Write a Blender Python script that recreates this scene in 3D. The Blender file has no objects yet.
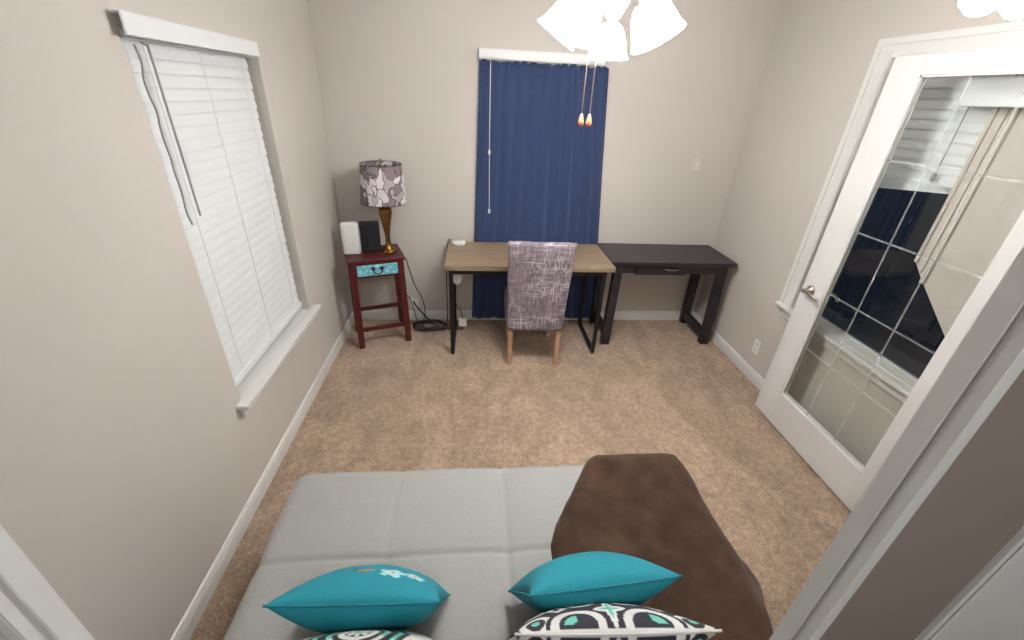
import bpy, bmesh, math, random
from mathutils import Vector, Matrix, noise
random.seed(7)
S = bpy.context.scene
C = S.collection
PI = math.pi
R = math.radians

# ------------------------------------------------------------------ camera
cam_data = bpy.data.cameras.new('camera')
cam = bpy.data.objects.new('camera', cam_data); C.objects.link(cam); S.camera = cam
p_, y_, r_ = R(28.22), R(5.97), R(2.94)
F = Vector((math.sin(y_)*math.cos(p_), math.cos(y_)*math.cos(p_), -math.sin(p_)))
RT = Vector((math.cos(y_), -math.sin(y_), 0)); UP = RT.cross(F)
R2 = RT*math.cos(r_) + UP*math.sin(r_); U2 = UP*math.cos(r_) - RT*math.sin(r_)
cam.matrix_world = Matrix(((R2.x, U2.x, -F.x, 0), (R2.y, U2.y, -F.y, 0), (R2.z, U2.z, -F.z, 1.9), (0, 0, 0, 1)))
cam_data.sensor_width = 36; cam_data.lens = 419.2*36/1024; cam_data.clip_start = .02; cam_data.clip_end = 60

# ------------------------------------------------------------------ world and exposure (night outside)
w = bpy.data.worlds.new('night'); S.world = w; w.use_nodes = True
w.node_tree.nodes['Background'].inputs[0].default_value = (.02, .024, .035, 1)
w.node_tree.nodes['Background'].inputs[1].default_value = .5
S.view_settings.view_transform = 'Standard'; S.view_settings.look = 'None'
S.view_settings.gamma = 1; S.view_settings.use_curve_mapping = False
S.view_settings.exposure = 1.04
SHADE_GLOW = 26.0        # the lit glass shades of the ceiling fan
DOME_GLOW = 15.0          # the small lit fixture beyond the door
HALL_FILL_GLOW = 44.0         # added fill lamp, unseen behind the camera

# ------------------------------------------------------------------ materials
def srgb(r, g, b):
    f = lambda c: (c/255/12.92) if c/255 <= .04045 else ((c/255+.055)/1.055)**2.4
    return (f(r), f(g), f(b), 1)
class NT:
    def __init__(s, name):
        s.m = bpy.data.materials.new(name); s.m.use_nodes = True
        s.t = s.m.node_tree; s.b = s.t.nodes['Principled BSDF']
        s.tc = None
    def n(s, typ, **kw):
        nd = s.t.nodes.new(typ)
        for k, v in kw.items():
            if k.startswith('i_'): nd.inputs[k[2:].replace('_', ' ')].default_value = v
            else: setattr(nd, k, v)
        return nd
    def l(s, a, b): s.t.links.new(a, b)
    def coord(s, scale=(1, 1, 1), rot=(0, 0, 0)):
        if not s.tc: s.tc = s.n('ShaderNodeTexCoord')
        mp = s.n('ShaderNodeMapping'); mp.inputs['Scale'].default_value = scale; mp.inputs['Rotation'].default_value = rot
        s.l(s.tc.outputs['Object'], mp.inputs['Vector']); return mp.outputs[0]
    def noise(s, scale, detail=3, vec=None, rough=.5, dist=0):
        nd = s.n('ShaderNodeTexNoise'); nd.inputs['Scale'].default_value = scale; nd.inputs['Detail'].default_value = detail
        nd.inputs['Roughness'].default_value = rough; nd.inputs['Distortion'].default_value = dist
        s.l(vec if vec is not None else s.coord(), nd.inputs['Vector']); return nd.outputs['Fac']
    def ramp(s, fac, stops):
        r = s.n('ShaderNodeValToRGB'); e = r.color_ramp.elements
        while len(e) < len(stops): e.new(.5)
        for k, (p, c) in enumerate(stops): e[k].position = p; e[k].color = c
        s.l(fac, r.inputs[0]); return r.outputs[0]
    def mix(s, fac, a, b, mode='MIX'):
        m = s.n('ShaderNodeMix', data_type='RGBA', blend_type=mode)
        for sock, v in ((m.inputs[0], fac), (m.inputs[6], a), (m.inputs[7], b)):
            if hasattr(v, 'is_linked'): s.l(v, sock)
            else: sock.default_value = v
        return m.outputs[2]
    def bump(s, h, strength=.3, dist=.005):
        b = s.n('ShaderNodeBump'); b.inputs['Strength'].default_value = strength; b.inputs['Distance'].default_value = dist
        s.l(h, b.inputs['Height']); s.l(b.outputs[0], s.b.inputs['Normal'])
def mat(name, col, rough=.6, metal=0, var=.06, vs=6, bump=0, bs=80, spec=.5, sheen=0):
    t = NT(name); c = srgb(*col)
    dk = tuple(x*(1-var) for x in c[:3])+(1,); lt = tuple(min(1, x*(1+var)) for x in c[:3])+(1,)
    t.l(t.ramp(t.noise(vs, 3), [(.3, dk), (.7, lt)]), t.b.inputs['Base Color'])
    t.b.inputs['Roughness'].default_value = rough; t.b.inputs['Metallic'].default_value = metal
    t.b.inputs['Specular IOR Level'].default_value = spec
    if sheen: t.b.inputs['Sheen Weight'].default_value = sheen
    if bump: t.bump(t.noise(bs, 2), bump, .003)
    return t.m
M = {}
M['wall'] = mat('wall_paint', (201, 195, 188), .75, var=.015, vs=1.5, bump=.12, bs=140, spec=.25)
M['ceil'] = mat('ceiling_paint', (222, 220, 216), .9, var=.01, bump=.3, bs=60)
M['trim'] = mat('white_trim_paint', (222, 222, 219), .38, var=.01, vs=3)
M['door'] = mat('white_door_paint', (221, 221, 219), .35, var=.01, vs=3)
M['blind'] = mat('blind_slat', (226, 229, 230), .5, var=.015, vs=9)
M['taupe'] = mat('taupe_tone', (142, 128, 121), .8, var=.05, vs=2)  # darker brown-grey tone for one strip of the hall wall
M['cord'] = mat('grey_cord', (150, 150, 152), .7)
M['white_plastic'] = mat('white_plastic', (228, 228, 226), .35, var=.01)
M['beige_plastic'] = mat('beige_plastic', (208, 203, 198), .45, var=.01)
M['black_plastic'] = mat('black_plastic', (26, 26, 29), .35, var=.1)
M['black_metal'] = mat('black_metal', (30, 30, 35), .4, .3, var=.1)
M['chrome'] = mat('satin_nickel', (165, 156, 146), .3, 1, var=.03)
M['brass'] = mat('antique_brass', (140, 104, 58), .3, 1, var=.15, vs=14)
M['cable'] = mat('dark_cable', (34, 33, 34), .55)
M['bronze'] = mat('aged_bronze', (150, 128, 105), .4, .8)
M['leg_wood'] = mat('pale_leg_wood', (178, 140, 108), .5, var=.15, vs=20)
M['pull_wood'] = mat('pull_wood', (196, 128, 92), .45, var=.15, vs=40)
M['red'] = mat('dark_red_paint', (82, 22, 24), .38, var=.25, vs=22, bump=.1)
M['pillow_back'] = mat('teal_back', (20, 120, 132), .8, var=.06, vs=20, bump=.2, bs=300)
M['slot'] = mat('slot_dark', (60, 58, 56), .6)
M['fan_blade'] = mat('fan_blade_white', (225, 222, 216), .5)
M['hall_floor'] = mat('hall_floor_tile', (150, 135, 120), .6)

t = NT('carpet')
n1 = t.noise(120, 3, rough=.75); n2 = t.noise(1.9, 5, t.coord((1.2, .5, 1), (0, 0, .55)), .62, 1.6); n3 = t.noise(30, 4, rough=.7); n4 = t.noise(7, 4, rough=.65)
c1 = t.ramp(n1, [(.34, srgb(114, 93, 77)), (.5, srgb(182, 156, 132)), (.66, srgb(228, 204, 180))])
c2 = t.mix(.5, c1, t.ramp(n3, [(.36, srgb(140, 117, 98)), (.64, srgb(206, 181, 156))]))
c3 = t.mix(1.0, c2, t.ramp(n2, [(.36, (.82, .81, .80, 1)), (.48, (.93, .93, .93, 1)), (.53, (1.0, 1.0, 1.0, 1)), (.62, (1.10, 1.10, 1.10, 1))]), 'MULTIPLY')
t.l(t.mix(1.0, c3, t.ramp(n4, [(.35, (.86, .85, .84, 1)), (.6, (1.04, 1.04, 1.04, 1))]), 'MULTIPLY'), t.b.inputs['Base Color'])
t.b.inputs['Roughness'].default_value = .95; t.b.inputs['Specular IOR Level'].default_value = .1; t.b.inputs['Sheen Weight'].default_value = .2
t.bump(t.mix(.5, n1, n3), .9, .02); M['carpet'] = t.m

t = NT('curtain_blue')
n1 = t.noise(300, 2, t.coord((1, 1, .15)))
t.l(t.ramp(n1, [(.3, srgb(27, 46, 84)), (.7, srgb(40, 63, 107))]), t.b.inputs['Base Color'])
t.b.inputs['Roughness'].default_value = .75; t.b.inputs['Sheen Weight'].default_value = .4
t.bump(n1, .15, .002); M['curtain'] = t.m

t = NT('desk_wood')
g = t.noise(9, 5, t.coord((.5, 9, 6)), .65, .6)
t.l(t.ramp(g, [(.3, srgb(112, 94, 76)), (.55, srgb(146, 126, 103)), (.75, srgb(160, 141, 118))]), t.b.inputs['Base Color'])
t.b.inputs['Roughness'].default_value = .42; t.bump(g, .08, .002); M['desk_wood'] = t.m

t = NT('espresso_wood')
g = t.noise(10, 4, t.coord((.5, 8, 6)), .6)
t.l(t.ramp(g, [(.3, srgb(26, 22, 28)), (.7, srgb(44, 38, 46))]), t.b.inputs['Base Color'])
t.b.inputs['Roughness'].default_value = .36; M['espresso'] = t.m

t = NT('futon_cloth')
n1 = t.noise(420, 2)
t.l(t.ramp(n1, [(.3, srgb(142, 142, 139)), (.7, srgb(162, 162, 159))]), t.b.inputs['Base Color'])
t.b.inputs['Roughness'].default_value = .8; t.b.inputs['Sheen Weight'].default_value = .3
t.bump(n1, .12, .002); M['futon'] = t.m

t = NT('plush_brown')
n1 = t.noise(7, 4, rough=.6); n2 = t.noise(260, 2)
t.l(t.ramp(n1, [(.32, srgb(54, 40, 31)), (.52, srgb(70, 52, 41)), (.7, srgb(84, 65, 53))]), t.b.inputs['Base Color'])
t.b.inputs['Roughness'].default_value = .95; t.b.inputs['Specular IOR Level'].default_value = .1; t.b.inputs['Sheen Weight'].default_value = .12
t.bump(t.mix(.4, n1, n2), .5, .01); M['plush'] = t.m

# grey violet cloth with scratchy pale strands in both directions
t = NT('strand_cloth')
base = t.ramp(t.noise(9, 4, rough=.7), [(.3, srgb(92, 80, 88)), (.7, srgb(130, 116, 124))])
patch = t.ramp(t.noise(5, 3, rough=.6), [(.42, (.25, .25, .25, 1)), (.62, (1, 1, 1, 1))])
col = base
for sc, rot in (((9, 9, 130), (0, R(4), 0)), ((130, 130, 9), (0, R(-5), 0)), ((100, 100, 6), (0, R(12), 0)), ((6, 6, 100), (0, R(-11), 0)), ((120, 120, 7), (0, R(3), 0))):
    ln = t.ramp(t.noise(1.0, 2, t.coord(sc, rot), .5, .5), [(.59, (0, 0, 0, 1)), (.65, (1, 1, 1, 1))])
    f = t.mix(1.0, ln, patch, 'MULTIPLY')
    bw = t.n('ShaderNodeRGBToBW'); t.l(f, bw.inputs[0])
    col = t.mix(bw.outputs[0], col, srgb(184, 176, 179))
t.l(col, t.b.inputs['Base Color']); t.b.inputs['Roughness'].default_value = .85
t.bump(t.noise(300, 2), .2, .002); M['strand'] = t.m

# lamp shade: pale cloth with grey violet leaf shapes
t = NT('leaf_shade_cloth')
v = t.n('ShaderNodeTexVoronoi', feature='DISTANCE_TO_EDGE'); v.inputs['Scale'].default_value = 15
nv = t.n('ShaderNodeTexNoise'); nv.inputs['Scale'].default_value = 9; t.l(t.coord(), nv.inputs['Vector'])
wv = t.n('ShaderNodeVectorMath', operation='MULTIPLY_ADD'); wv.inputs[1].default_value = (.16, .16, .16); t.l(nv.outputs['Color'], wv.inputs[0]); t.l(t.coord((1, 1, .65), (.4, .3, 0)), wv.inputs[2])
t.l(wv.outputs[0], v.inputs['Vector'])
v2 = t.n('ShaderNodeTexVoronoi'); v2.inputs['Scale'].default_value = 15; t.l(wv.outputs[0], v2.inputs['Vector'])
cell = t.n('ShaderNodeRGBToBW'); t.l(v2.outputs['Color'], cell.inputs[0])
c1 = t.ramp(cell.outputs[0], [(.36, srgb(124, 110, 116)), (.46, srgb(190, 182, 184)), (.56, srgb(140, 126, 132)), (.68, srgb(208, 202, 202))])
t.l(t.mix(t.ramp(v.outputs['Distance'], [(.02, (1, 1, 1, 1)), (.05, (0, 0, 0, 1))]), c1, srgb(84, 70, 76)), t.b.inputs['Base Color'])
t.b.inputs['Roughness'].default_value = .8; M['leaf'] = t.m

t = NT('turquoise_drawer')
n1 = t.noise(55, 3, dist=1.5)
t.l(t.ramp(n1, [(.4, srgb(70, 160, 182)), (.52, srgb(120, 196, 210)), (.6, srgb(176, 220, 224))]), t.b.inputs['Base Color'])
t.b.inputs['Roughness'].default_value = .4; M['turq'] = t.m

t = NT('attribute_cloth')
a = t.n('ShaderNodeAttribute', attribute_name='pattern'); n1 = t.noise(300, 2)
t.l(t.mix(.12, a.outputs['Color'], t.ramp(n1, [(.3, (0, 0, 0, 1)), (.7, (1, 1, 1, 1))]), 'OVERLAY'), t.b.inputs['Base Color'])
t.b.inputs['Roughness'].default_value = .8; t.bump(n1, .15, .002); M['attr'] = t.m

def glass(name, rough, tint=(1, 1, 1, 1), f0=.032):
    t = NT(name); t.t.nodes.remove(t.b)
    out = t.t.nodes['Material Output']
    tr = t.n('ShaderNodeBsdfTransparent'); tr.inputs[0].default_value = tint
    gl = t.n('ShaderNodeBsdfGlossy'); gl.inputs['Roughness'].default_value = rough
    lw = t.n('ShaderNodeLayerWeight'); pw_ = t.n('ShaderNodeMath', operation='POWER'); pw_.inputs[1].default_value = 4; t.l(lw.outputs['Facing'], pw_.inputs[0])
    fr = t.n('ShaderNodeMath', operation='MULTIPLY_ADD'); fr.inputs[1].default_value = .9; fr.inputs[2].default_value = f0; t.l(pw_.outputs[0], fr.inputs[0])
    mx = t.n('ShaderNodeMixShader'); t.l(fr.outputs[0], mx.inputs[0]); t.l(tr.outputs[0], mx.inputs[1]); t.l(gl.outputs[0], mx.inputs[2])
    t.l(mx.outputs[0], out.inputs[0]); return t.m
M['door_glass'] = glass('door_pane_glass', .0, (.975, .985, .975, 1))
M['win_glass'] = glass('window_pane_glass', .01, (.6, .65, .68, 1))
def glow(name, col, s):
    t = NT(name); t.b.inputs['Base Color'].default_value = (.9, .9, .9, 1)
    t.b.inputs['Emission Color'].default_value = col; t.b.inputs['Emission Strength'].default_value = s
    t.b.inputs['Roughness'].default_value = .3; return t.m
M['shade_glow'] = glow('lit_frosted_glass', (1, .985, .975, 1), SHADE_GLOW)
M['dome_glow'] = glow('lit_frosted_glass_small', (1, .96, .92, 1), DOME_GLOW)
M['hall_fill'] = glow('hall_fill_glass', (.95, .97, 1, 1), HALL_FILL_GLOW)

# ------------------------------------------------------------------ geometry helpers
def bx(bm, x0, x1, y0, y1, z0, z1, rot=None, piv=None):
    m = Matrix.Diagonal((x1-x0, y1-y0, z1-z0, 1)); m = Matrix.Translation(((x0+x1)/2, (y0+y1)/2, (z0+z1)/2)) @ m
    if rot is not None:
        pv = Vector(piv) if piv else Vector(((x0+x1)/2, (y0+y1)/2, (z0+z1)/2))
        m = Matrix.Translation(pv) @ rot @ Matrix.Translation(-pv) @ m
    bmesh.ops.create_cube(bm, size=1, matrix=m); return bm
def hexa(bm, lo, hi):
    """prism between two quads given as four points each"""
    v = [bm.verts.new(p) for p in lo] + [bm.verts.new(p) for p in hi]
    bm.faces.new(v[0:4][::-1]); bm.faces.new(v[4:8])
    for i in range(4): bm.faces.new((v[i], v[(i+1) % 4], v[4+(i+1) % 4], v[4+i]))
    return bm
def leg(bm, xb, yb, wb, xt, yt, wt, z0, z1, db=None, dt=None):
    q = lambda x, y, w, d, z: [(x-w/2, y-d/2, z), (x+w/2, y-d/2, z), (x+w/2, y+d/2, z), (x-w/2, y+d/2, z)]
    return hexa(bm, q(xb, yb, wb, db or wb, z0), q(xt, yt, wt, dt or wt, z1))
def lathe(bm, prof, seg=32, mtx=None, cap=True):
    mtx = mtx or Matrix(); rings = []
    for r, z in prof:
        rings.append([bm.verts.new(mtx @ Vector((r*math.cos(2*PI*k/seg), r*math.sin(2*PI*k/seg), z))) for k in range(seg)])
    for a, b in zip(rings, rings[1:]):
        for k in range(seg): bm.faces.new((a[k], a[(k+1) % seg], b[(k+1) % seg], b[k]))
    if cap:
        bm.faces.new(rings[0][::-1]); bm.faces.new(rings[-1])
    return bm
def tube(bm, pts, r, seg=8, smooth=4):
    pts = [Vector(p) for p in pts]
    if smooth > 1 and len(pts) > 2:
        out = []
        for i in range(len(pts)-1):
            p0, p1, p2, p3 = pts[max(i-1, 0)], pts[i], pts[i+1], pts[min(i+2, len(pts)-1)]
            for k in range(smooth):
                t = k/smooth
                out.append(.5*((2*p1)+(-p0+p2)*t+(2*p0-5*p1+4*p2-p3)*t*t+(-p0+3*p1-3*p2+p3)*t**3))
        pts = out+[pts[-1]]
    rings = []; prev = None
    for i, p in enumerate(pts):
        d = (pts[min(i+1, len(pts)-1)]-pts[max(i-1, 0)]).normalized()
        if prev is None: a = d.orthogonal().normalized()
        else: a = (prev-d*prev.dot(d)).normalized()
        prev = a; b = d.cross(a)
        rings.append([bm.verts.new(p+r*(a*math.cos(2*PI*k/seg)+b*math.sin(2*PI*k/seg))) for k in range(seg)])
    for u, v in zip(rings, rings[1:]):
        for k in range(seg): bm.faces.new((u[k], u[(k+1) % seg], v[(k+1) % seg], v[k]))
    bm.faces.new(rings[0][::-1]); bm.faces.new(rings[-1]); return bm
def grid(bm, nx, ny, f, closed=False):
    vs = [[bm.verts.new(f(i/nx, j/ny)) for j in range(ny+1)] for i in range(nx+1)]
    for i in range(nx):
        for j in range(ny): bm.faces.new((vs[i][j], vs[i+1][j], vs[i+1][j+1], vs[i][j+1]))
    return vs
MW = {}
def obj(name, bm, m, parent=None, bevel=0, smooth=False, local=True, seg=2):
    if not local and parent is not None: bm.transform(MW[parent.name].inverted())
    bmesh.ops.recalc_face_normals(bm, faces=bm.faces)
    me = bpy.data.meshes.new(name); bm.to_mesh(me); bm.free()
    o = bpy.data.objects.new(name, me); C.objects.link(o); me.materials.append(m)
    if smooth:
        for p in me.polygons: p.use_smooth = True
    if bevel:
        b = o.modifiers.new('edge', 'BEVEL'); b.width = bevel; b.segments = seg; b.limit_method = 'ANGLE'; b.angle_limit = R(40)
        for p in me.polygons: p.use_smooth = True
        wn = o.modifiers.new('normals', 'WEIGHTED_NORMAL'); wn.keep_sharp = True
    if parent is not None:
        o.parent = parent; MW[o.name] = MW[parent.name]
    else: MW[o.name] = Matrix()
    return o
def tag(o, label, cat, group=None):
    o['label'] = label; o['category'] = cat
    if group: o['group'] = group
    return o
def thing(name, label, cat, loc=(0, 0, 0), rotz=0, group=None):
    o = bpy.data.objects.new(name, None); C.objects.link(o); o.empty_display_size = .1
    o.location = loc; o.rotation_euler = (0, 0, rotz)
    MW[o.name] = Matrix.Translation(loc) @ Matrix.Rotation(rotz, 4, 'Z')
    return tag(o, label, cat, group)
def struct(name, bm=None, m=None, parent=None, bevel=0, **kw):
    if bm is None:
        o = bpy.data.objects.new(name, None); C.objects.link(o); MW[o.name] = Matrix()
    else: o = obj(name, bm, m, parent, bevel, **kw)
    if parent is None: o['kind'] = 'structure'
    return o
B = bmesh.new

# ------------------------------------------------------------------ the room
XL, XR, D, YE, H = -1.10, 2.19, 3.54, .3305, 2.72     # left wall, right wall, back wall, entry wall (room face), ceiling
YH = .292                                           # hall face of the entry wall
OP = .5                                             # half width of the opening the photo is taken through
T = .14
def wall_x(name, xa, xb, oy0, oy1, oz0, oz1):
    b = B(); bx(b, xa, xb, YH, oy0, 0, H); bx(b, xa, xb, oy1, D+T, 0, H)
    bx(b, xa, xb, oy0, oy1, 0, oz0); bx(b, xa, xb, oy0, oy1, oz1, H)
    return struct(name, b, M['wall'])
LW = (1.665, 2.62, .545, 2.035)      # left window opening y0 y1 z0 z1
RW = (1.50, 2.41, .66, 2.16)
BW = (.08, .94, .80, 2.10)
struct('floor', bx(B(), XL-T, XR+T, YH-.0, D+T, -.08, 0), M['carpet'])
struct('floor_hall', bx(B(), -2.2, 2.4, -1.8, YH, -.08, 0), M['hall_floor'])
struct('ceiling', bx(B(), -2.4, 2.6, -2.0, D+T, H, H+.1), M['ceil'])
wall_x('wall_left', XL-T, XL, *LW)
wall_x('wall_right', XR, XR+T, *RW)
b = B(); bx(b, XL, BW[0], D, D+T, 0, H); bx(b, BW[1], XR, D, D+T, 0, H); bx(b, BW[0], BW[1], D, D+T, 0, BW[2]); bx(b, BW[0], BW[1], D, D+T, BW[3], H)
struct('wall_back', b, M['wall'])
b = B(); bx(b, XL, -OP-.02, YH+.004, YE-.002, 0, H); bx(b, OP+.02, XR, YH+.004, YE-.002, 0, H); bx(b, -OP, OP, YH+.004, YE-.002, 2.5, H)
struct('wall_entry', b, M['wall'])
# closet stub that carries the hinges of the glazed door
struct('wall_stub', bx(B(), 2.075, XR, YE, 1.19, 0, H), M['wall'])
# hall behind the camera
b = B(); bx(b, -2.2, -2.1, -1.8, YH, 0, H); bx(b, 2.3, 2.4, -1.8, YH, 0, H); bx(b, -2.2, 2.4, -1.9, -1.8, 0, H); bx(b, -2.2, XL, YH, YH+.1, 0, H)
struct('wall_hall', b, M['wall'])

def baseboard(name, p0, p1, nrm):
    p0, p1, n = Vector(p0), Vector(p1), Vector(nrm)
    prof = [(0, 0), (.014, 0), (.014, .055), (.011, .066), (.011, .075), (.006, .088), (0, .092)]
    b = B(); A = [b.verts.new(p0+n*d+Vector((0, 0, z))) for d, z in prof]; E_ = [b.verts.new(p1+n*d+Vector((0, 0, z))) for d, z in prof]
    k = len(prof)
    for i in range(k): b.faces.new((A[i], A[(i+1) % k], E_[(i+1) % k], E_[i]))
    b.faces.new(A); b.faces.new(E_[::-1])
    struct(name, b, M['trim'])
baseboard('baseboard_left', (XL, YE, 0), (XL, D, 0), (1, 0, 0))
baseboard('baseboard_back', (XL, D, 0), (XR, D, 0), (0, -1, 0))
baseboard('baseboard_right', (XR, 1.19, 0), (XR, D, 0), (-1, 0, 0))

# opening the photo is taken through: jamb boards, door stops, casings, plain white
for s, nm in ((-1, 'left'), (1, 'right')):
    b = B(); a = OP*s
    X = lambda u, v: (min(u, v), max(u, v))
    bx(b, *X(a+s*.004, a+s*.02), YH, YE, 0, 2.5)
    bx(b, *X(a, a+s*.006), .306, YE, 0, 2.49); bx(b, *X(a, a+s*.006), YH-.006, .297, 0, 2.49)
    struct('trim_jamb_'+nm, b, M['trim'])
    struct('trim_casing_'+nm, bx(B(), *X(a+s*.002, a+s*.0165), YH-.007, YH+.003, 0, 2.56), M['trim'], bevel=.002)
struct('trim_head', bx(B(), -OP, OP, YH, YE, 2.48, 2.5), M['trim'])
# hall side wall right of the opening: wall strip in a darker taupe tone, a white casing and a pale door
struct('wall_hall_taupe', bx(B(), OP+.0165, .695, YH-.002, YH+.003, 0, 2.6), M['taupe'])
b = B(); bx(b, .695, .722, YH-.010, YH+.003, 0, 2.6); bx(b, .700, .716, YH-.014, YH-.010, 0, 2.6)
struct('trim_hall_casing', b, M['trim'], bevel=.002)
struct('door_2', bx(B(), .7225, 1.5, YH-.006, YH+.003, 0, 2.6), M['door'])

# ------------------------------------------------------------------ windows
def window_x(name, side, W, xin, xout):
    """frame, sashes, pane and stool of a side window; side -1 left, +1 right"""
    y0, y1, z0, z1 = W
    root = struct(name)
    b = B(); sx = lambda d0, d1: (min(side*d0, side*d1), max(side*d0, side*d1))
    fx = sx(abs(xout)-.05, abs(xout)-.01)
    bx(b, *fx, y0, y0+.035, z0, z1); bx(b, *fx, y1-.035, y1, z0, z1); bx(b, *fx, y0+.035, y1-.035, z0, z0+.035); bx(b, *fx, y0+.035, y1-.035, z1-.035, z1)
    zm = (z0+z1)/2 if side < 0 else 1.60; bx(b, *fx, y0+.035, y1-.035, zm-.018, zm+.018)
    obj('window_frame', b, M['trim'], root, bevel=.003)
    gx = abs(xout)-.03
    obj('glass', bx(B(), *sx(gx, gx+.005), y0+.03, y1-.03, z0+.03, z1-.03), M['win_glass'], root)
    return root
w1 = window_x('window_1', -1, LW, XL, XL-T)
w2 = window_x('window_2', 1, RW, XR, XR+T)
def sill(parent, side, xw, W, zt):
    y0, y1 = W[0], W[1]; sgn = -side
    b = B(); a, c = xw+side*.085, xw
    bx(b, min(a, c), max(a, c), y0, y1, zt-.022, zt)
    a, c = xw, xw+sgn*.055
    bx(b, min(a, c), max(a, c), y0-.05, y1+(.07 if side < 0 else .12), zt-.024, zt)
    a, c = xw, xw+sgn*.018
    bx(b, min(a, c), max(a, c), y0-.03, y1+.07, zt-.085, zt-.024)
    obj('sill', b, M['trim'], parent, bevel=.005)
sill(w1, -1, XL, LW, .57)
sill(w2, 1, XR, RW, .695)
# casing around the right window
b = B(); y0, y1, z0, z1 = RW; cx0, cx1 = XR-.018, XR
cz = z1+.09; cy = y1+.115
bx(b, cx0, cx1, y1, cy, .695, cz); bx(b, cx0, cx1, y0-.075, y0, .695, cz); bx(b, cx0, cx1, y0, y1, z1, cz)
bx(b, cx0-.008, cx0+.001, cy-.030, cy, .695, cz); bx(b, cx0-.008, cx0+.001, y0-.075, cy-.030, cz-.030, cz)
bx(b, cx0-.006, cx0+.001, y1+.004, y1+.055, .695, z1+.03)
obj('casing', b, M['trim'], w2)
# ribbed pale panel, added to imitate reflections over the right window's near part
b = B()
pts = [(1.50, .98), (1.58, 1.05), (1.66, 1.12), (1.74, 1.19), (1.81, 1.26), (1.81, 2.15), (1.50, 2.15)]
lo = [b.verts.new((XR+.004, y, z)) for y, z in pts]; hi = [b.verts.new((XR+.022, y, z)) for y, z in pts]
b.faces.new(lo); b.faces.new(hi[::-1])
for i in range(len(pts)): b.faces.new((lo[i], lo[(i+1) % 7], hi[(i+1) % 7], hi[i]))
bx(b, XR-.006, XR+.004, 1.795, 1.81, 1.26, 2.15); bx(b, XR-.004, XR+.004, 1.755, 1.762, 1.22, 2.15); bx(b, XR-.010, XR+.004, 1.715, 1.735, 1.18, 2.15)
obj('reflection_panel', b, M['wall'], w2)
w3 = struct('window_3')
b = B(); y0_, y1_ = D+.09, D+.13; x0, x1, z0, z1 = BW
bx(b, x0, x0+.04, y0_, y1_, z0, z1); bx(b, x1-.04, x1, y0_, y1_, z0, z1); bx(b, x0, x1, y0_, y1_, z0, z0+.04); bx(b, x0, x1, y0_, y1_, z1-.04, z1)
obj('window_frame', b, M['trim'], w3)
obj('glass', bx(B(), x0+.03, x1-.03, D+.11, D+.115, z0+.03, z1-.03), M['win_glass'], w3)

# ------------------------------------------------------------------ blinds
def slats(b, xw, side, y0, y1, z_top, z_bot, tilt_fn, pitch=.0455, width=.052):
    z = z_top; k = 0
    while z - pitch*.6 > z_bot:
        jy = random.uniform(-.004, .004); c = xw
        # closed slat: leaning, lower edge towards the room, gently crowned
        n = 6; top = []
        for q in range(n+1):
            s = q/n; zz = z - s*width; xx = c - side*(-.004+.010*s) - side*.0035*math.sin(PI*s)
            top.append((xx, zz))
        vs = []
        for (xx, zz) in top:
            vs.append([b.verts.new((xx, y0+jy, zz+tilt_fn(y0))), b.verts.new((xx, y1+jy, zz+tilt_fn(y1)))])
        vb = []
        for (xx, zz) in top:
            vb.append([b.verts.new((xx+side*.0025, y0+jy, zz+tilt_fn(y0))), b.verts.new((xx+side*.0025, y1+jy, zz+tilt_fn(y1)))])
        for A, A2 in ((vs, 0), (vb, 1)):
            for q in range(n): b.faces.new((A[q][0], A[q+1][0], A[q+1][1], A[q][1]))
        b.faces.new((vs[0][0], vs[0][1], vb[0][1], vb[0][0])); b.faces.new((vs[n][0], vs[n][1], vb[n][1], vb[n][0]))
        for e in (0, 1):
            for q in range(n): b.faces.new((vs[q][e], vs[q+1][e], vb[q+1][e], vb[q][e]))
        z -= pitch; k += 1
    return z
t1 = thing('window_blind', 'white horizontal slat blind fully lowered over the left wall window', 'blind', (XL-.03, 2.14, .6))
b = B(); slats(b, XL-.048, -1, 1.69, 2.585, 2.008, .655, lambda y: 0)
obj('slats', b, M['blind'], t1, local=False)
b = B(); bx(b, XL+.031, XL+.040, 1.64, 2.555, 2.008, 2.072); bx(b, XL+.002, XL+.0312, 1.64, 2.555, 2.064, 2.072); bx(b, XL+.002, XL+.0312, 2.547, 2.555, 2.008, 2.065)
obj('valance', b, M['blind'], t1, bevel=.004, local=False)
b = B(); bx(b, XL-.07, XL-.01, 1.69, 2.6, 2.004, 2.033); obj('head_rail', b, M['blind'], t1, local=False)
b = B(); bx(b, XL-.065, XL-.030, 1.69, 2.59, .605, .64); obj('bottom_rail', b, M['blind'], t1, bevel=.003, local=False)
b = B()
for y in (1.80, 2.14, 2.48): tube(b, [(XL-.026, y, 2.0), (XL-.030, y, .645)], .0014, 5, 1)
obj('ladder_cord', b, M['blind'], t1, local=False)
b = B(); tube(b, [(XL-.012+.003*math.sin(k*1.7), 1.735+.006*math.sin(k*2.1), 1.99-.6*k/12) for k in range(13)], .0032, 6, 3)
obj('lift_cord', b, M['cord'], t1, local=False, smooth=True)
b = B(); tube(b, [(XL-.01, 1.80, 1.995), (XL-.008, 1.80, 1.41)], .004, 6, 1); tube(b, [(XL-.01, 1.80, 1.99), (XL-.03, 1.80, 2.0)], .003, 6, 1)
obj('tilt_wand', b, M['cord'], t1, local=False)

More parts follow.
